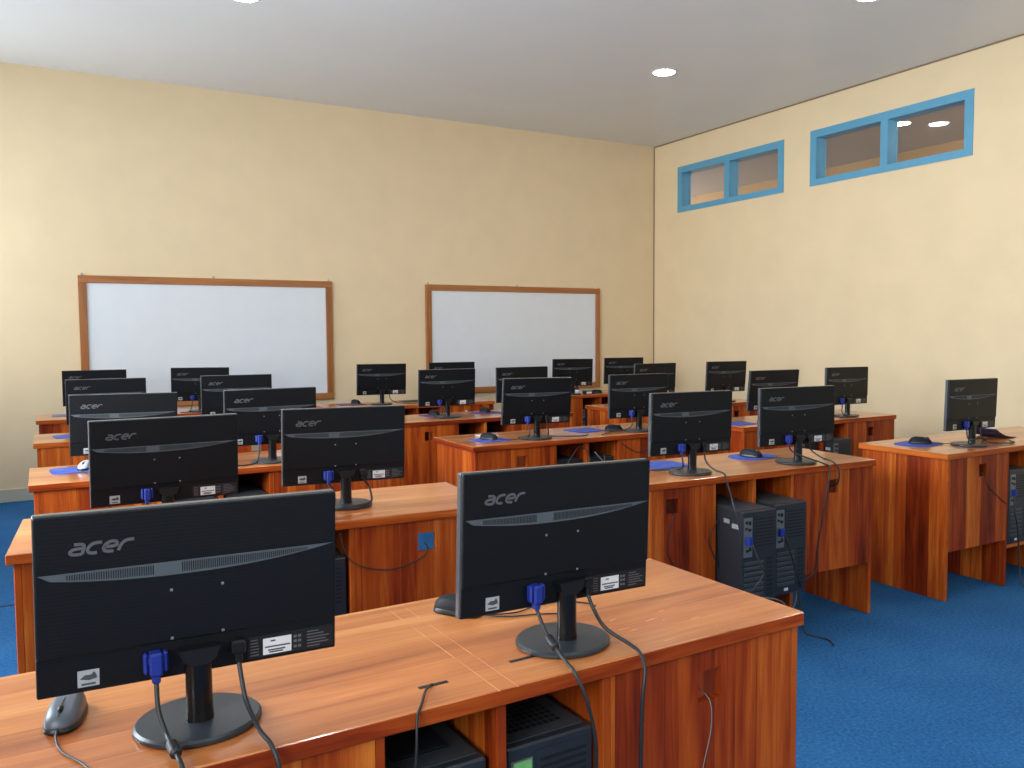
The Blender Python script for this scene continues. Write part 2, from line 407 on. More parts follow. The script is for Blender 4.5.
bpy.context.view_layer.update()
def on_desk(k, lx, ly, z=.75):
    x, y, a, _ = D[k]; a = math.radians(a)
    return Vector((x+lx*math.cos(a)-ly*math.sin(a), y+lx*math.sin(a)+ly*math.cos(a), z))
# details only on the front desk: two slots for cables in the top, worn varnish along the joint and edge
for lx, ly in ((.648, .069), (.842, .087)):
    MB().slab([(lx-.028+.056*u, ly+.0045*s) for u, s in ((0, -1), (1, -1), (1, 1), (0, 1))], .7495, .7508).build('cable_slot', M_SLOT, DESK['A1'])
b = MB()
for x, w in ((.735, .0018), (.772, .0014)):
    for y0, y1 in ((-.012, .13), (.16, .27), (.29, .36), (.40, .50)):
        b.slab([(x-w/2, y0), (x-w/2+.0006, y0-.004), (x+w/2, y0+.01), (x+w/2-.0008, y1), (x, y1+.006)], .7495, .7503)
b.build('worn_joint', WORN, DESK['A1'])
b = MB(); rr = random.Random(3)
b.slab([(1.06, -.0102), (1.14, -.0102), (1.33, -.0102), (1.3, -.011), (1.18, -.006), (1.1, -.005)], .7495, .7504)
for i in range(14):
    x = 1.05+.26*rr.random(); y = .01+.16*rr.random(); l = .006+.03*rr.random()
    b.slab([(x, y), (x+l, y+.002), (x+l*.9, y+.0035), (x+.002, y+.003)], .7497, .7503)
b.build('worn_edge', WORN, DESK['A1'])['kind'] = 'stuff'

# ------------------------------------------------------------------ monitors
MW, MH, MZ = .4424, .27, .0857
def stroke(b, pts, w, y0, y1, mat=0):
    """one mitred ribbon along a smoothed path, no overlapping faces"""
    P = [Vector((x, z)) for x, z in pts]
    for _ in range(2):                                   # corner cutting rounds the bends
        Q = [P[0]]
        for a, c in zip(P, P[1:]): Q += [a*.75+c*.25, a*.25+c*.75]
        P = Q + [P[-1]]
    lf, rg = [], []
    for i, p in enumerate(P):
        d = (P[min(i+1, len(P)-1)]-P[max(i-1, 0)]).normalized(); n = Vector((-d.y, d.x))*w/2
        lf.append(p+n); rg.append(p-n)
    t = bmesh.new(); rows = []
    for a, c in zip(lf, rg): rows.append([t.verts.new((q.x, y, q.y)) for q, y in ((a, y0), (c, y0), (c, y1), (a, y1))])
    for a, c in zip(rows, rows[1:]):
        for q in range(4): t.faces.new((a[q], a[(q+1) % 4], c[(q+1) % 4], c[q]))
    t.faces.new(rows[0]); t.faces.new(rows[-1][::-1]); bmesh.ops.recalc_face_normals(t, faces=t.faces); b._merge(t, mat)
def make_monitor():
    t = thing('monitor', '', 'monitor', (0, 0, .75), 0, 'black flat monitors turned back to camera')
    hw = MW/2
    MB().box(-hw+.001, hw-.001, 0, .0095, .058, MH-.001, .003, seg=2).box(-hw+.001, hw-.001, .004, .0095, .001, .06, .0015).build('back_shell', M_SHELL, t)
    sh = bpy.data.objects['back_shell']
    # lens-shaped vent band
    n = 28; top = [(-.215+.43*k/n, .184) for k in range(n+1)]
    bot = [(x, .184-.021*(1-abs((x+.02)/.235)**2.2)) for x, _ in top][::-1]
    b = MB(); b.prism(top+bot[1:-1], -.0012, .004)
    k = 0
    for i in range(110):
        x = -.178+i*.0032
        if -.06 < x < -.022 or x > .178: continue
        s = .021*(1-abs((x+.02)/.235)**2.2)
        if s < .006: continue
        b.box(x-.0008, x+.0008, -.0016, .002, .184-s*.82, .1815, mat=1)
    b.build('vent_band', [M_VENT, M_SLOT], sh)
    # raised brand word
    L = {'a': [[(.15, 1), (.72, 1), (.95, .8), (.95, 0)], [(.95, .56), (.25, .56), (0, .28), (.22, 0), (.95, 0)]],
         'c': [[(.95, 1), (.35, 1), (.06, .72), (0, .32), (.25, 0), (.85, 0)]],
         'e': [[(.06, .48), (.95, .5), (.95, .78), (.75, 1), (.35, 1), (.06, .72), (0, .32), (.25, 0), (.85, 0)]],
         'r': [[(0, 0), (.04, .6), (.35, 1), (1.0, 1)]]}
    b = MB(); x = -.176
    for ch, w in (('a', .022), ('c', .02), ('e', .021), ('r', .019)):
        for pi_, path in enumerate(L[ch]):
            stroke(b, [(x+px*w*.86+pz*.0052, .2105+pz*.0148) for px, pz in path], .0044, -.0012-pi_*.0001, .001)
        x += w*1.05
    b.build('logo', M_LOGO, sh)
    # print, stickers
    b = MB(); b.box(.1, .146, .0032, .0042, .009, .036); 
    for z, x0, x1 in ((.031, .112, .12), (.0215, .103, .144), (.016, .108, .136), (.0125, .11, .132)): b.box(x0, x1, .0029, .0036, z-.0012, z+.0012, mat=1)
    b.build('maker_label', [M_LABEL, M_PRINT], sh)
    b = MB(); b.box(.076, .216, .0036, .0042, .006, .042)
    rq = random.Random(5)
    for x0, x1 in ((.08, .094), (.172, .21)):
        for z in (.036, .031, .026, .021, .016, .011): b.box(x0, x0+(x1-x0)*(.5+.5*rq.random()), .0031, .0036, z-.0008, z+.0008, mat=1)
    for x0 in (.15, .157):
        for z in (.032, .024, .015): b.box(x0, x0+.005, .0031, .0036, z-.0022, z+.0022, mat=1)
    b.build('rating_print', [M_LABK, M_FAINT], sh)
    b = MB(); b.box(-.168, -.139, .0033, .0042, .009, .034, mat=0)
    b.prism([(-.165, .0215), (-.158, .027), (-.15, .0265), (-.146, .031), (-.143, .026), (-.142, .0205), (-.153, .0185)], .003, .0035, 1); b.box(-.163, -.144, .003, .0035, .0115, .0145, mat=1)
    b.build('sticker', [M_SILV, M_PRINT], sh)
    for sx in (-.0375, .0375):
        for z in (.063, .139): MB().box(sx-.0022, sx+.0022, -.001, .002, z-.0022, z+.0022, .0008).build('mount_screw', M_SCREW, sh)
    bz = MB().box(-hw, hw, .009, .024, 0, MH, .0025, seg=2).build('front_bezel', M_EDGE, t)
    MB().box(-hw+.014, hw-.014, .0235, .0245, .02, MH-.014).build('screen', M_SCREEN, bz)
    # neck + lip + base
    b = MB(); b.lathe([(0, .006), (.024, .006), (.0215, .014), (.02, .03), (.02, MZ+.045), (0, MZ+.045)], (0, 0, 0), 28, sy=.85)
    b.build('neck', M_BLK2, t, False)
    MB().prism([(-.031, MZ+.046), (.031, MZ+.046), (.024, MZ+.028), (.012, MZ+.02), (-.012, MZ+.02), (-.024, MZ+.028)], -.021, .004).build('neck_collar', M_BLK, t)
    MB().lathe([(0, 0), (.092, 0), (.096, .003), (.096, .008), (.092, .0115), (.03, .014), (0, .014)], (0, .014, 0), 64, sx=1.0, sy=.92).build('base', M_BASE, t, True)
    bpy.data.objects['base'].data.polygons.foreach_set('use_smooth', [False]*len(bpy.data.objects['base'].data.polygons))
    return t
MON = {  # x, y, yaw, tilt, roll, label
'A1L': (.200, 1.360, -.009, .030, -.010, 'nearest monitor on the front desk, over a grey mouse, lowest in the photo'),
'A1R': (.873, 1.358, .036, .008, -.023, 'monitor on the front desk beside the desk end, between two hanging cables'),
'A2L': (.342, 2.845, .034, .050, -.002, 'second monitor back in the left file, just above the nearest monitor'),
'A2R': (.937, 2.872, -.058, .023, -.011, 'monitor by the bare end of the second left-column desk, near the blue-looking hole'),
'A3L': (.323, 4.107, -.067, .010, -.008, 'third monitor back in the left file, beside a light grey mouse'),
'A3R': (.968, 4.083, .034, .041, -.001, 'monitor on the third left-column desk, partly behind the one with a round base'),
'A4L': (.349, 5.624, -.023, .040, -.001, 'fourth monitor back in the left file, showing only its top strip'),
'A4R': (1.115, 5.621, -.059, .040, -.001, 'fourth-row monitor overlapping the right lower part of left whiteboard'),
'A5L': (.364, 7.128, -.021, .039, -.001, 'last monitor of the left file, at the left whiteboard corner'),
'A5R': (1.126, 7.117, -.115, .050, -.010, 'last-row monitor in front of the middle of the left whiteboard'),
'B1L': (2.458, 2.765, -.036, .015, -.007, 'monitor on the tower desk, above its left panel and thick draped cable'),
'B1R': (3.074, 2.730, -.104, .005, .001, 'monitor on the tower desk standing above the right tower, on shiny top'),
'B2L': (2.511, 4.158, -.080, .090, -.010, 'monitor beside the white paper on the second middle-column desk'),
'B2R': (3.240, 4.133, -.025, .010, -.005, 'second middle-column desk monitor partly hidden by the tower desk monitor'),
'B3L': (2.595, 5.564, -.058, .055, .001, 'monitor between two patterned mouse pads on the third middle-column desk'),
'B3R': (3.230, 5.558, -.048, .017, .000, 'monitor half hidden behind the white-paper desk monitor, before the right whiteboard'),
'B4L': (2.597, 6.916, -.066, .036, -.007, 'monitor standing clear against cream wall between the two whiteboards'),
'B4R': (3.266, 6.899, -.087, .040, .000, 'monitor showing only a top strip before the right whiteboard left edge'),
'C1L': (4.317, 2.662, .018, .017, -.010, 'lone monitor on the right-edge desk with amber end panel'),
'C2L': (4.309, 4.050, -.021, .095, -.003, 'leaning monitor behind the tower desk monitor, against the window wall'),
'C2R': (5.061, 4.050, .009, .000, -.009, 'monitor on the desk end nearest the window wall, clear of others'),
'C3L': (4.478, 5.497, .036, .040, .000, 'monitor overlapping the room corner line, behind a middle-column monitor'),
'C3R': (5.269, 5.493, -.038, .055, -.006, 'small far monitor alone against the window wall, below the far blue window'),
'C4L': (4.623, 6.960, -.120, .040, -.008, 'last-row monitor before the right whiteboard right edge'),
'C4R': (5.267, 6.976, -.185, .045, -.002, 'last-row monitor on bare wall between right whiteboard and room corner'),
}
proto = None
for k, (x, y, yaw, tilt, roll, lab) in MON.items():
    if proto is None: proto = o = make_monitor()
    else: o = copy_tree(proto)
    o.location = (x, y, .7505); o.rotation_euler = (0, 0, yaw); o['label'] = lab
    R = Matrix.Translation((0, 0, MZ)) @ Matrix.Rotation(tilt, 4, 'X') @ Matrix.Rotation(-roll, 4, 'Y')
    for c in o.children:
        if c.name.split('.')[0] in ('back_shell', 'front_bezel'): c.matrix_local = R
        elif k == 'A1R': c.location.x += .014
bpy.context.view_layer.update()
def on_mon(k, lx, ly, lz):
    """point at local lx (across), ly (towards screen), lz above the panel bottom"""
    x, y, yaw, *_ = MON[k]
    return Vector((x+lx*math.cos(yaw)-ly*math.sin(yaw), y+lx*math.sin(yaw)+ly*math.cos(yaw), .75+MZ+lz))

# ------------------------------------------------------------------ computer towers
def make_tower():
    t = thing('computer_tower', '', 'computer tower', (0, 0, 0), 0, 'black computer towers in the desk niches')
    cs = MB().box(-.095, .095, 0, .4, 0, .4, .004).build('case', M_TOWER, t)
    MB().box(-.085, .085, .02, .385, .4, .4015).build('top_cover', M_TOWERT, cs)
    b = MB(); b.box(-.086, -.04, -.0015, .002, .21, .375)
    for x, z, w, h in ((-.078, .35, .012, .012), (-.06, .345, .012, .016), (-.078, .325, .01, .01), (-.062, .318, .014, .012), (-.075, .232, .016, .01), (-.056, .235, .01, .016)):
        b.box(x, x+w, -.004, 0, z, z+h, mat=1)
    b.build('port_plate', [M_IO, M_SLOT], t)
    MB().box(-.075, -.05, -.02, -.001, .262, .296, .002).build('video_plug', M_VGA, t)
    b = MB(); b.box(-.032, .086, -.0012, .002, .235, .385)
    for i in range(9): b.box(-.024, .078, -.002, 0, .25+i*.014, .256+i*.014, mat=1)
    b.build('power_supply', [M_TOWER, M_SLOT], t)
    b = MB()
    for i in range(7): b.box(-.082, .026, -.003, .001, .04+i*.0225, .054+i*.0225, .0015)
    b.build('slot_covers', M_TOWERT, t)
    b = MB()
    for i in range(9):
        for j in range(2): b.box(.046+j*.018, .056+j*.018, -.001, .001, .036+i*.019, .046+i*.019, mat=0)
    b.build('rear_vents', M_SLOT, t)
    MB().box(-.035, -.012, -.001, .001, .016, .028).build('small_label', M_LABEL, t)
    b = MB(); b.box(-.0958, -.0945, .02, .06, .325, .345); b.box(-.0958, -.0945, .075, .11, .34, .358)
    b.build('side_sticker', M_STKG, t)
    return t
TOW = [('A1', .632, .02, 'plain-topped tower in the left niche of the front desk'),
 ('A1', .862, .02, 'grille-topped tower with green sticker in front desk right niche'),
 ('A2', .632, .02, 'tower in the left niche of the second left-column desk'),
 ('A2', .862, .012, 'tower edge showing beside the nearest monitor, in second left-column desk'),
 ('A3', .632, .01, 'tower in the left niche of the third left-column desk'),
 ('A3', .862, .01, 'grey-topped tower seen between two monitors in the third left-column desk'),
 ('B1', .632, -.15, 'tower jutting furthest from the tower desk, with side stickers in view'),
 ('B1', .862, -.10, 'tower beside the jutting one, next to the square-holed right panel'),
 ('B2', .632, .03, 'tower in left niche of the white-paper desk'),
 ('B2', .862, .03, 'tower in right niche of the white-paper desk, cables across its top'),
 ('B3', .632, .05, 'tower in left niche of the patterned-pad desk'),
 ('B3', .862, .05, 'tower in right niche of the patterned-pad desk'),
 ('C1', .632, .0, 'tower cut off by the right photo edge'),
 ('C2', .632, .03, 'tower in the left niche of the desk by the window wall'),
 ('C2', .862, -.06, 'tower showing behind the shiny tower desk top, left of the wall-side panel'),
 ('C4', .632, .06, 'tower in the dark niche of the corner desk under right whiteboard')]
proto = None; TW = []
for k, lx, ly, lab in TOW:
    if proto is None: proto = o = make_tower()
    else: o = copy_tree(proto)
    o.location = on_desk(k, lx, ly, .2206); o.rotation_euler = (0, 0, math.radians(D[k][2])); o['label'] = lab; TW.append(o)
# the two front towers differ on top
b = MB()
for i in range(9):
    for j in range(10): b.box(-.062+i*.0135, -.053+i*.0135, .05+j*.017, .061+j*.017, .4013, .4022)
b.build('top_grille', M_SLOT, TW[1])
MB().box(-.083, -.045, -.0055, -.0035, .345, .374).build('green_sticker', M_GREEN, TW[1])
b = MB(); b.box(-.055, .055, .06, .3, .4013, .4035, .001); b.box(-.045, .045, .07, .29, .4033, .404)
b.build('top_hatch', M_TOWER, TW[0])

# ------------------------------------------------------------------ mice and pads
def make_mouse():
    t = thing('computer_mouse', '', 'mouse', (0, 0, 0), 0, 'wired mice on the desks')
    def body(sx, sy, z0, z1, zt, mat, name):
        bm = MB(); tb = bmesh.new(); nu, nv = 32, 10; rings = []
        for j in range(nv+1):
            ph = j/nv*math.pi/2; ring = []
            for i in range(nu):
                a = 2*math.pi*i/nu; c, s = math.cos(a), math.sin(a)
                r = 1/((abs(c)**2.7+abs(s)**2.7)**(1/2.7))
                y = r*s*sy*math.cos(ph)**.55; x = r*c*sx*math.cos(ph)**.55*(1-.10*max(0, s))*(1-.1*abs(math.cos(a))**4)
                zz = z0+(zt*(1+.10*math.sin(2.2*y/sy+.6)) - z0)*math.sin(ph)
                ring.append(tb.verts.new((x, y, zz)))
            rings.append(ring)
        for a, b2 in zip(rings, rings[1:]):
            for i in range(nu): tb.faces.new((a[i], a[(i+1) % nu], b2[(i+1) % nu], b2[i]))
        tb.faces.new(rings[0][::-1]); tb.faces.new(rings[-1])
        base = [tb.verts.new((v.co.x, v.co.y, 0.0)) for v in rings[0]]
        bmesh.ops.recalc_face_normals(tb, faces=tb.faces)
        for f in tb.faces: f.smooth = True
        bm._merge(tb, 0); return bm.build(name, mat, t)
    body(.031, .058, .001, .02, .022, M_MOUSES, 'underbody')
    body(.029, .056, .008, .02, .035, M_MOUSE, 'top_shell')
    b = MB(); tb = bmesh.new(); bmesh.ops.create_uvsphere(tb, u_segments=16, v_segments=8, radius=1)
    for v in tb.verts: v.co = Vector((v.co.x*.0045, v.co.y*.011-.032, v.co.z*.006+.0305))
    b._merge(tb, 0); b.build('scroll_wheel', M_BLK2, t, True)
    b = MB(); b.tube([(0, -.05, .026), (0, -.042, .0305), (0, -.02, .0355), (0, -.004, .0368)], .0007, 6); b.build('button_seam', M_SLOT, t)
    return t
MICE = [  # desk, lx, ly, yaw deg, on pad, label, pale, cable route (local offsets)
 ('A1', .088, .258, -14, 0, 'grey mouse on the bare front desk beneath the nearest monitor', 0, None),
 ('A1', .857, .385, 35, 0, 'black silver-edged mouse behind the front desk end monitor', 0, None),
 ('A3', .21, .33, -20, 1, 'pale grey mouse on a blue pad beside the third left-file monitor', 1, None),
 ('B1', 1.045, .34, 20, 1, 'mouse on the oval blue pad between the two tower desk monitors', 0, None),
 ('B2', .20, .215, 30, 1, 'mouse on the blue pad beside the white paper', 0, None),
 ('B2', 1.08, .20, 60, 0, 'mouse among black cables on the white-paper desk', 0, None),
 ('B3', .5, .36, 10, 1, 'mouse on the patterned pad left of its monitor', 0, None),
 ('B3', .93, .36, 10, 1, 'mouse on the patterned pad right of its monitor', 0, None),
 ('B4', .31, .36, 15, 1, 'dark mouse on the last-row pad before the gap between whiteboards', 0, None),
 ('C1', .215, .30, 40, 1, 'large dark mouse on a blue pad at the amber-ended desk corner', 0, None),
 ('C4', .78, .12, 50, 0, 'black mouse lying under the right whiteboard corner', 0, None),
]
proto = None
for k, lx, ly, yaw, pad, lab, pale, _ in MICE:
    if proto is None: proto = o = make_mouse()
    else: o = copy_tree(proto)
    o.location = on_desk(k, lx, ly, .7535 if pad else .7505); o.rotation_euler = (0, 0, math.radians(yaw)); o['label'] = lab
    if pale or lab.startswith('grey') or o is not proto:
        for c in o.children:
            if c.name.startswith('top_shell'):
                c.data = c.data.copy(); c.data.materials[0] = M_MOUSEL if pale else M_MOUSEG if lab.startswith('grey') else M_MOUSE
    # lead (leaves the nose, towards the camera side); drawn in mouse space
    nose = .0565
    pz = .004 if not pad else .0015
    routes = {0: [(0, -nose, .008), (.002, -.075, .004), (.02, -.12, .0025), (.06, -.17, .0022), (.09, -.225, .0022)],
              1: [(0, -nose, .008), (.012, -.08, .004), (.05, -.12, .0025), (.105, -.14, .0022), (.16, -.18, .002), (.175, -.235, .0015), (.165, -.262, .0012)]}
    rt = routes[MICE.index((k, lx, ly, yaw, pad, lab, pale, _))] if k == 'A1' else [(0, -nose, .008), (.004, -.07, .003), (.03, -.1, .0022-(.003 if pad else 0)), (.08, -.105, .0022-(.003 if pad else 0))]
    if not (k == 'C4'):
        MB().tube(rt, .0017, 6).build('lead', M_CABLE, o)
def rounded(w, d, r, n=6):
    pts = []
    for cx, cy, a0 in ((w/2-r, d/2-r, 0), (-w/2+r, d/2-r, 90), (-w/2+r, -d/2+r, 180), (w/2-r, -d/2+r, 270)):
        for i in range(n+1):
            a = math.radians(a0+90*i/n); pts.append((cx+r*math.cos(a), cy+r*math.sin(a)))
    return pts
PADS = [('A3', .17, .33, .21, .19, .05, 5, M_PAD, 'blue mouse pad under the pale grey mouse'),
 ('A4', .19, .28, .2, .18, .03, 8, M_PAD, 'blue mouse pad on the fourth left-column desk, edge by the monitor'),
 ('A5', .20, .33, .22, .18, .02, 0, M_PADD, 'blue pad with grazing sheen painted in, on the last left-column desk'),
 ('B1', .52, .36, .22, .19, .06, 5, M_PAD, 'bright blue pad partly behind the front desk end monitor'),
 ('B1', 1.06, .345, .25, .19, .09, 5, M_PAD, 'oval blue pad with mouse between the two tower desk monitors'),
 ('B2', .20, .20, .2, .18, .02, 4, M_PAD, 'blue pad beside the white paper on the second middle-column desk'),
 ('B2', .93, .30, .22, .2, .03, 6, M_PAD, 'empty blue pad between the white-paper desk monitors'),
 ('B3', .5, .34, .2, .2, .03, 10, M_PADP, 'patterned purple pad left of the third-row middle monitor'),
 ('B3', .94, .34, .22, .2, .03, -8, M_PADP, 'patterned purple pad right of the third-row middle monitor'),
 ('B4', .26, .35, .22, .18, .02, 0, M_PADP, 'reddish pad on the last-row desk before the gap between whiteboards'),
 ('B4', .86, .38, .22, .18, .02, 0, M_SLOT, 'dark flat pad beside the monitor between the two whiteboards'),
 ('C1', .215, .31, .27, .19, .07, 8, M_PAD, 'blue pad at the amber-ended desk corner under a dark mouse'),
 ('C2', .12, .17, .2, .18, .03, 0, M_PAD, 'blue pad on the desk corner behind the tower desk monitors')]
for k, lx, ly, w, d, r, yaw, m, lab in PADS:
    o = MB().slab(rounded(w, d, r), 0, .003).build('mouse_pad', m)
    o.location = on_desk(k, lx, ly, .7502); o.rotation_euler = (0, 0, math.radians(yaw+D[k][2]))
    tag(o, lab, 'mouse pad', 'mouse pads on the desks')
# curled pad beside the lone monitor on the right-edge desk
b = MB(); tb = bmesh.new(); n = 14; rows = []
for i in range(n+1):
    u = i/n; z = .004+.062*(1-u)**2.; rows.append([tb.verts.new((-.12+.24*u, s*.09, z)) for s in (-1, 1)]+[tb.verts.new((-.12+.24*u, s*.09, z+.003)) for s in (1, -1)])
for a, c in zip(rows, rows[1:]):
    for q in range(4): tb.faces.new((a[q], a[(q+1) % 4], c[(q+1) % 4], c[q]))
tb.faces.new(rows[0]); tb.faces.new(rows[-1][::-1]); bmesh.ops.recalc_face_normals(tb, faces=tb.faces); b._merge(tb, 0)
for i in range(3):
    x0 = -.07+i*.05
    zz = lambda x: .0072+.062*(1-(x+.12)/.24)**2
    b.slab([(x0, -.07), (x0+.022, -.07), (x0+.022, .07), (x0, .07)], zz(x0+.011)-.001, zz(x0+.011)+.0005, 1)
o = b.build('curled_mouse_pad', [plain('navy_pad', srgb(34, 44, 92), .5), M_SLOT])
o.location = on_desk('C1', .80, .27, .7468); o.rotation_euler = (0, 0, .1)
tag(o, 'navy striped mouse pad curling up beside the lone right-edge monitor', 'mouse pad', 'mouse pads on the desks')
# paper, small items
o = MB().box(-.06, .06, -.04, .04, 0, .0015).build('paper_sheet', M_PAPER); o.location = on_desk('B2', .285, .40, .7502); o.rotation_euler = (0, 0, .1)
tag(o, 'white paper sheet lying behind a blue mouse pad', 'paper')
t = thing('power_adapter', 'small black and white adapter on the corner desk by the whiteboard edge', 'adapter', on_desk('C4', .64, .08, .75))
MB().box(-.045, .045, -.03, .03, 0, .035, .006).build('housing', M_BLK, t); MB().box(-.03, .03, -.031, -.0295, .006, .026).build('label_plate', M_LABEL, t)
for i, (lx, lab) in enumerate(((.40, 'white-banded small black bottle on the corner desk, the more hidden one'), (.50, 'white-banded small black bottle beside the adapter on corner desk'))):
    t = thing('small_bottle', lab, 'bottle', on_desk('C4', lx, .06, .75), 0, 'small bottles on the corner desk')
    MB().lathe([(0, 0), (.02, 0), (.022, .004), (.022, .062), (.012, .074), (.012, .09), (0, .09)], seg=20).build('body', M_BLK, t, True)
    MB().lathe([(.0222, .014), (.0226, .014), (.0226, .05), (.0222, .05)], seg=20).build('paper_band', M_LABEL, t, True)

# ------------------------------------------------------------------ cables
def vga_cable(mk, route, label, r=.0036, bead=None):
    p = on_mon(mk, -.062, -.006, .031); yaw = MON[mk][2]
    t = thing('video_cable', label, 'cable', p, yaw, 'video cables with blue plugs')
    b = MB(); b.box(-.0095, .0095, -.012, .012, -.018, .018, .003); b.box(-.0175, -.0105, -.008, .008, -.014, .018, .003); b.box(.0105, .0175, -.008, .008, -.014, .018, .003)
    b.box(-.006, .006, -.008, .008, -.03, -.014, .002); b.box(-.011, .011, -.006, .006, .0, .012)
    b.build('connector', M_VGA, t)
    inv = (Matrix.Translation(p) @ Matrix.Rotation(yaw, 4, 'Z')).inverted()
    pts = [(0, 0, -.026)] + [inv @ Vector(q) for q in route]
    MB().tube(pts, r).build('wire', M_CABLE, t)
    if bead is not None:
        q0, q1 = Vector(pts[bead]), Vector(pts[bead+1]); d = (q1-q0).normalized()
        MB().tube([q0-d*.012, q0-d*.009, q0+d*.009, q0+d*.014], .0085, 10, sub=1).build('ferrite_bead', M_CABLE, t)
    return t
def power_cable(mk, route, label, r=.0038):
    p = on_mon(mk, .06, -.006, .03); yaw = MON[mk][2]
    t = thing('power_cable', label, 'cable', p, yaw, 'black power cables of the monitors')
    MB().box(-.011, .011, -.009, .012, -.006, .016, .003).box(-.006, .006, -.007, .007, -.02, -.004, .002).build('connector', M_BLK, t)
    inv = (Matrix.Translation(p) @ Matrix.Rotation(yaw, 4, 'Z')).inverted()
    MB().tube([(0, 0, -.018)] + [inv @ Vector(q) for q in route], r).build('wire', M_CABLE, t)
    return t
vga_cable('A1L', [(.138, 1.338, .80), (.145, 1.318, .772), (.15, 1.275, .765), (.155, 1.232, .757), (.16, 1.212, .72), (.175, 1.205, .62), (.22, 1.21, .45), (.27, 1.215, .3), (.33, 1.28, .12)], 'blue-plugged video cable with bead hanging from the nearest monitor', bead=3)
power_cable('A1L', [(.261, 1.338, .82), (.264, 1.32, .79), (.272, 1.27, .765), (.28, 1.23, .756), (.287, 1.21, .72), (.295, 1.205, .6), (.31, 1.21, .4), (.33, 1.25, .15)], 'black power cable hanging beside the base of the nearest monitor')
vga_cable('A1R', [(.813, 1.325, .808), (.818, 1.305, .786), (.82, 1.26, .764), (.818, 1.228, .755), (.83, 1.208, .71), (.845, 1.203, .64), (.85, 1.21, .57), (.84, 1.235, .52), (.735, 1.245, .5)], 'blue-plugged video cable with bead crossing the round base on the front desk', bead=2)
power_cable('A1R', [(.935, 1.335, .82), (.95, 1.315, .785), (.972, 1.27, .765), (.972, 1.235, .757), (.965, 1.212, .735), (.952, 1.203, .68), (.95, 1.205, .55), (.95, 1.21, .3), (.955, 1.23, .1)], 'long black power cable curving off the front desk edge from the end monitor')
def pts(k, L): return [on_desk(k, *q) for q in L]
vga_cable('A2L', pts('A2', [(.36, .14, .79), (.37, .1, .757), (.40, .03, .756)]), 'blue-plugged cable under the second left-file monitor', bead=None)
vga_cable('A2R', pts('A2', [(.965, .2, .81), (.955, .15, .78), (.93, .08, .757), (.91, -.012, .757), (.90, -.03, .70), (.88, -.03, .6)]), 'blue-plugged cable under the monitor by the bare second desk end')
power_cable('A2R', pts('A2', [(1.095, .22, .82), (1.10, .20, .785), (1.085, .16, .769), (1.03, .12, .769), (.97, .10, .769), (.90, .09, .757), (.86, .02, .756)]), 'black power cable looping over a round base on the second left-column desk')
vga_cable('A3R', pts('A3', [(.94, .09, .79), (.92, .06, .758), (.86, .02, .757), (.80, -.01, .757), (.78, -.03, .70)]), 'blue-plugged cable trailing over the edge of the third left-column desk')
vga_cable('A5R', pts('A5', [(1.075, .1, .79), (1.05, .06, .757), (.98, .03, .756)]), 'cable looping below the last-row monitor at left whiteboard')
vga_cable('B1L', pts('B1', [(.43, .1, .80), (.45, .13, .775), (.44, .19, .76), (.36, .24, .757)]), 'blue-plugged cable behind the neck of the left tower desk monitor')
power_cable('B1L', pts('B1', [(.55, .09, .80), (.56, .05, .77), (.572, .0, .758), (.55, -.04, .735), (.475, -.16, .675), (.49, -.19, .55), (.495, -.19, .43), (.51, -.19, .31)]), 'thick black cable draped over the tower desk edge before its left niche')
vga_cable('B1R', pts('B1', [(1.06, .09, .81), (1.10, .05, .785), (1.16, -.0, .758), (1.185, -.018, .735), (1.17, -.02, .64), (1.14, -.02, .49), (1.11, -.02, .36), (1.10, -.02, .27), (1.02, -.03, .24), (.95, -.04, .26)]), 'blue-plugged cable slanting down the right panel of the tower desk')
power_cable('B1R', pts('B1', [(1.18, .09, .81), (1.2, .04, .775), (1.225, -.005, .758), (1.24, -.025, .72), (1.245, -.012, .66), (1.245, .05, .63)]), 'black cable running into the square hole of the tower desk')
vga_cable('B2L', pts('B2', [(.395, .08, .79), (.40, .12, .76), (.36, .16, .757)]), 'blue-plugged cable under the white-paper desk monitor')
power_cable('B2L', pts('B2', [(.535, .1, .79), (.56, .13, .76), (.62, .08, .757), (.68, .05, .757), (.74, .03, .757), (.80, .08, .757)]), 'black power cable curling on the second middle-column desk')
vga_cable('B2R', pts('B2', [(1.12, .07, .79), (1.08, .1, .762), (1.0, .12, .757), (.92, .06, .757), (.86, .02, .757)]), 'blue-plugged cable under the monitor next to the black cable bunch')
vga_cable('B3L', pts('B3', [(.455, .12, .79), (.46, .1, .757), (.42, .08, .757)]), 'cable under the third-row monitor between patterned pads')
power_cable('B4L', pts('B4', [(.56, .14, .79), (.62, .12, .765), (.72, .1, .757), (.86, .12, .757)]), 'thin cable trailing right from the monitor between the whiteboards')
vga_cable('C1L', pts('C1', [(.33, .1, .79), (.37, .06, .80), (.46, .08, .79), (.5, .14, .757)]), 'cable looped round the neck of the lone right-edge monitor')
power_cable('C1L', pts('C1', [(.455, .11, .80), (.5, .1, .765), (.58, .06, .757), (.66, .05, .757), (.7, .1, .757)]), 'black cable curling right of the lone right-edge monitor')
vga_cable('C2R', pts('C2', [(1.04, .09, .79), (1.02, .05, .757), (.94, .03, .757)]), 'cable drooping from the monitor nearest the window wall')
def loose(name, route, r, label, m=None, grp='thin loose cables'):
    o = MB().tube([Vector(p) for p in route], r, 6).build(name, m or M_CABLE); return tag(o, label, 'cable', grp)
loose('network_cable', pts('A2', [(1.245, .04, .63), (1.24, -.006, .616), (1.2, -.006, .585), (1.12, -.006, .565), (1.04, -.006, .575), (.97, -.006, .61), (.94, -.006, .67), (.93, -.02, .71)]), .0022, 'thin dark cable arcing from the blue-looking hole of the second left desk')
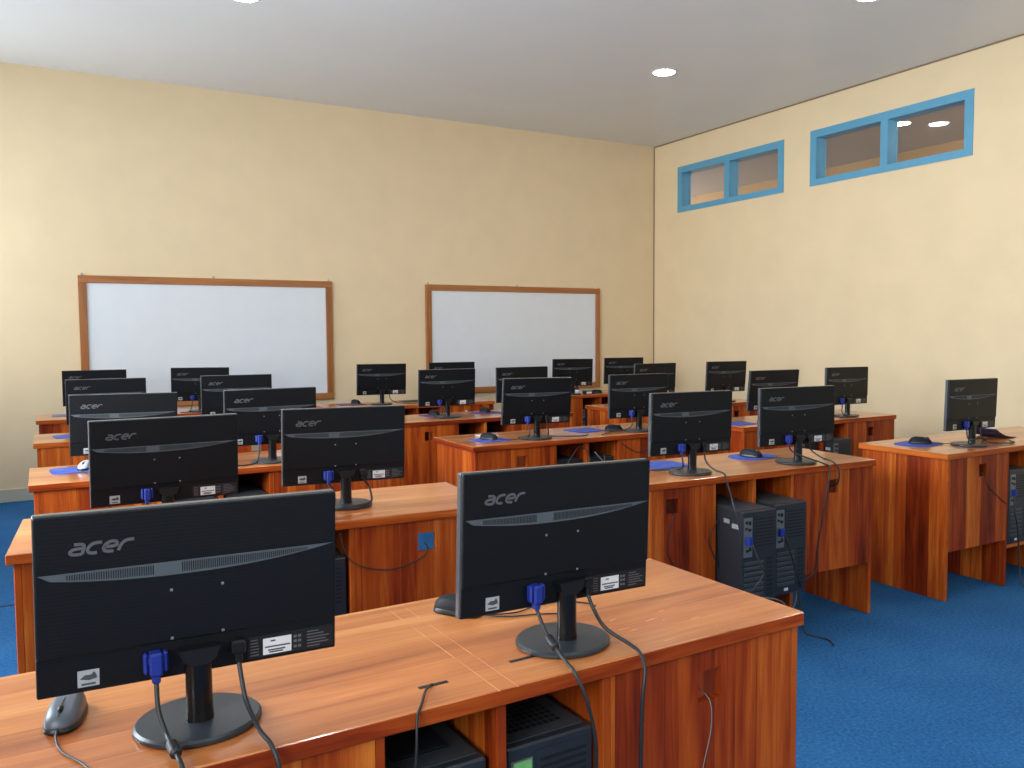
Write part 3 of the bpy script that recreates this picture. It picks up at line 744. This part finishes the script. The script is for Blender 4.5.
loose('network_cable', pts('B1', [(.295, .04, .63), (.295, -.005, .61), (.28, -.005, .55), (.27, -.005, .46), (.3, -.005, .4), (.33, -.005, .37)]), .002, 'thin dark cable falling from the left panel hole of tower desk')
loose('network_cable', pts('B1', [(.575, -.006, .60), (.53, -.006, .555), (.487, -.006, .485), (.51, -.006, .42), (.565, -.012, .30)]), .0025, 'kinked dark cable on the tower desk panel beside the jutting tower')
loose('network_cable', pts('C1', [(.295, .04, .635), (.297, -.005, .62), (.34, -.005, .56), (.42, -.005, .50), (.5, -.005, .45)]), .002, 'thin cable slanting from the hole of the right-edge desk panel')
loose('network_cable', pts('A1', [(1.245, .04, .62), (1.235, -.004, .61), (1.238, -.004, .55), (1.215, -.004, .46), (1.22, -.004, .36)]), .0012, 'faint wire falling from the square hole of the front desk', M_CABLEG)
loose('tower_lead', pts('A1', [(.645, .069, .752), (.62, .04, .757), (.595, .0, .757), (.578, -.018, .742), (.572, -.028, .70), (.57, -.025, .64), (.58, -.005, .54)]), .0025, 'thin black lead from the cable slot over the front desk edge')
loose('tower_lead', pts('B1', [(.575, -.172, .49), (.585, -.2, .42), (.6, -.21, .37), (.56, -.19, .3), (.545, -.17, .23)]), .003, 'lead falling down the back of the jutting tower')
loose('tower_lead', pts('B1', [(.805, -.122, .49), (.83, -.13, .42), (.86, -.13, .34), (.9, -.12, .27), (.93, -.1, .24)]), .003, 'lead falling down the back of the second jutting tower')
loose('tower_lead', pts('B1', [(.6, -.16, .26), (.7, -.165, .24), (.78, -.15, .2), (.84, -.1, .12), (.9, -.06, .10), (.95, -.05, .16), (.97, -.04, .24)]), .0028, 'grey looped lead sagging under the tower desk shelf', M_CABLEG)
loose('tower_lead', pts('B1', [(.97, -.03, .27), (.99, -.02, .2), (.995, -.04, .1), (1.0, -.06, .01), (1.03, -.16, .004), (1.0, -.22, .004)]), .004, 'dark lead dropping to the carpet by the tower desk')
loose('tower_lead', pts('C1', [(.57, -.006, .5), (.56, -.02, .4), (.59, -.02, .3), (.6, -.03, .1), (.58, -.06, .01), (.62, -.12, .006)]), .004, 'dark lead dropping to the carpet at the right photo edge')
o = MB().tube([(0, 0, .018), (.05, -.02, .03), (.1, 0, .018)], .016, 10).build('plug_connector', M_VGA); o.location = on_desk('C1', .58, -.1, 0); o['label'] = 'blue plug lying on the carpet at the right photo edge'; o['category'] = 'plug'
loose('tower_lead', pts('B2', [(.6, .02, .58), (.64, -.005, .66), (.70, .01, .7), (.75, -.008, .64), (.73, -.01, .56)]), .003, 'dark lead looped in the left niche of white-paper desk')
loose('tower_lead', pts('B2', [(.80, .01, .66), (.86, .0, .60), (.9, .05, .63), (.94, .1, .625)]), .003, 'pale lead over the tower in the white-paper desk right niche', M_CABLEG)
loose('network_cable', pts('B2', [(.99, -.005, .70), (1.05, -.005, .66), (1.12, -.005, .635), (1.2, -.005, .66), (1.3, -.005, .71)]), .0022, 'dark cable sagging across the panel of the white-paper desk')

# ------------------------------------------------------------------ daylight, added fill lights and world
def area(name, loc, rot, sx, sy, power, col):
    l = bpy.data.lights.new(name, 'AREA'); l.shape = 'RECTANGLE'; l.size = sx; l.size_y = sy; l.energy = power; l.color = col
    o = bpy.data.objects.new(name, l); COL.objects.link(o); o.location = loc; o.rotation_euler = rot; return o
for (y0, y1, z0, z1), pw in zip(LWIN, (190, 360, 108)):
    area('daylight', (XL-.3, (y0+y1)/2, (z0+z1)/2), (0, -math.pi/2, 0), z1-z0-.1, y1-y0-.1, pw, (.88, .94, 1))
area('added_corridor_fill', (8., 12.0, 2.0), (-math.pi/2, 0, 0), 2.4, 2.4, 120, (1, .95, .9))  # fill light added inside the closed corridor to brighten its far end
area('added_corridor_fill', (8., .6, 2.0), (math.pi/2, 0, 0), 2.4, 2.4, 120, (1, .95, .9))  # matching added fill at the near end, no opening there
for x0, x1, z0, z1 in ADDED_FWIN:
    area('added_front_fill', ((x0+x1)/2, YF-.3, (z0+z1)/2), (math.pi/2, 0, 0), x1-x0-.1, z1-z0-.1, 16, (.9, .95, 1))  # fill added behind the camera through the added windows
w = bpy.data.worlds.new('daylight_world'); sc.world = w; w.use_nodes = True
bg = w.node_tree.nodes['Background']; bg.inputs[0].default_value = (.80, .88, 1, 1); bg.inputs[1].default_value = .7

# ------------------------------------------------------------------ camera
yaw, pitch, roll, f = .513747, -.060427, -.006791, 837.376
fw = Vector((math.sin(yaw)*math.cos(pitch), math.cos(yaw)*math.cos(pitch), math.sin(pitch)))
rt = Vector((math.cos(yaw), -math.sin(yaw), 0)); up = rt.cross(fw)
R = math.cos(roll)*rt+math.sin(roll)*up; U = -math.sin(roll)*rt+math.cos(roll)*up
cam = bpy.data.cameras.new('camera'); cam.sensor_width = 36; cam.sensor_fit = 'HORIZONTAL'; cam.lens = 36*f/1024
co = bpy.data.objects.new('camera', cam); COL.objects.link(co)
M = Matrix((R, U, -fw)).transposed().to_4x4(); M.translation = Vector((0, 0, 1.36449)); co.matrix_world = M
cam.clip_start = .02; sc.camera = co
vs = sc.view_settings; vs.view_transform = 'Standard'; vs.look = 'None'; vs.gamma = 1; vs.exposure = 0.09; vs.use_curve_mapping = False
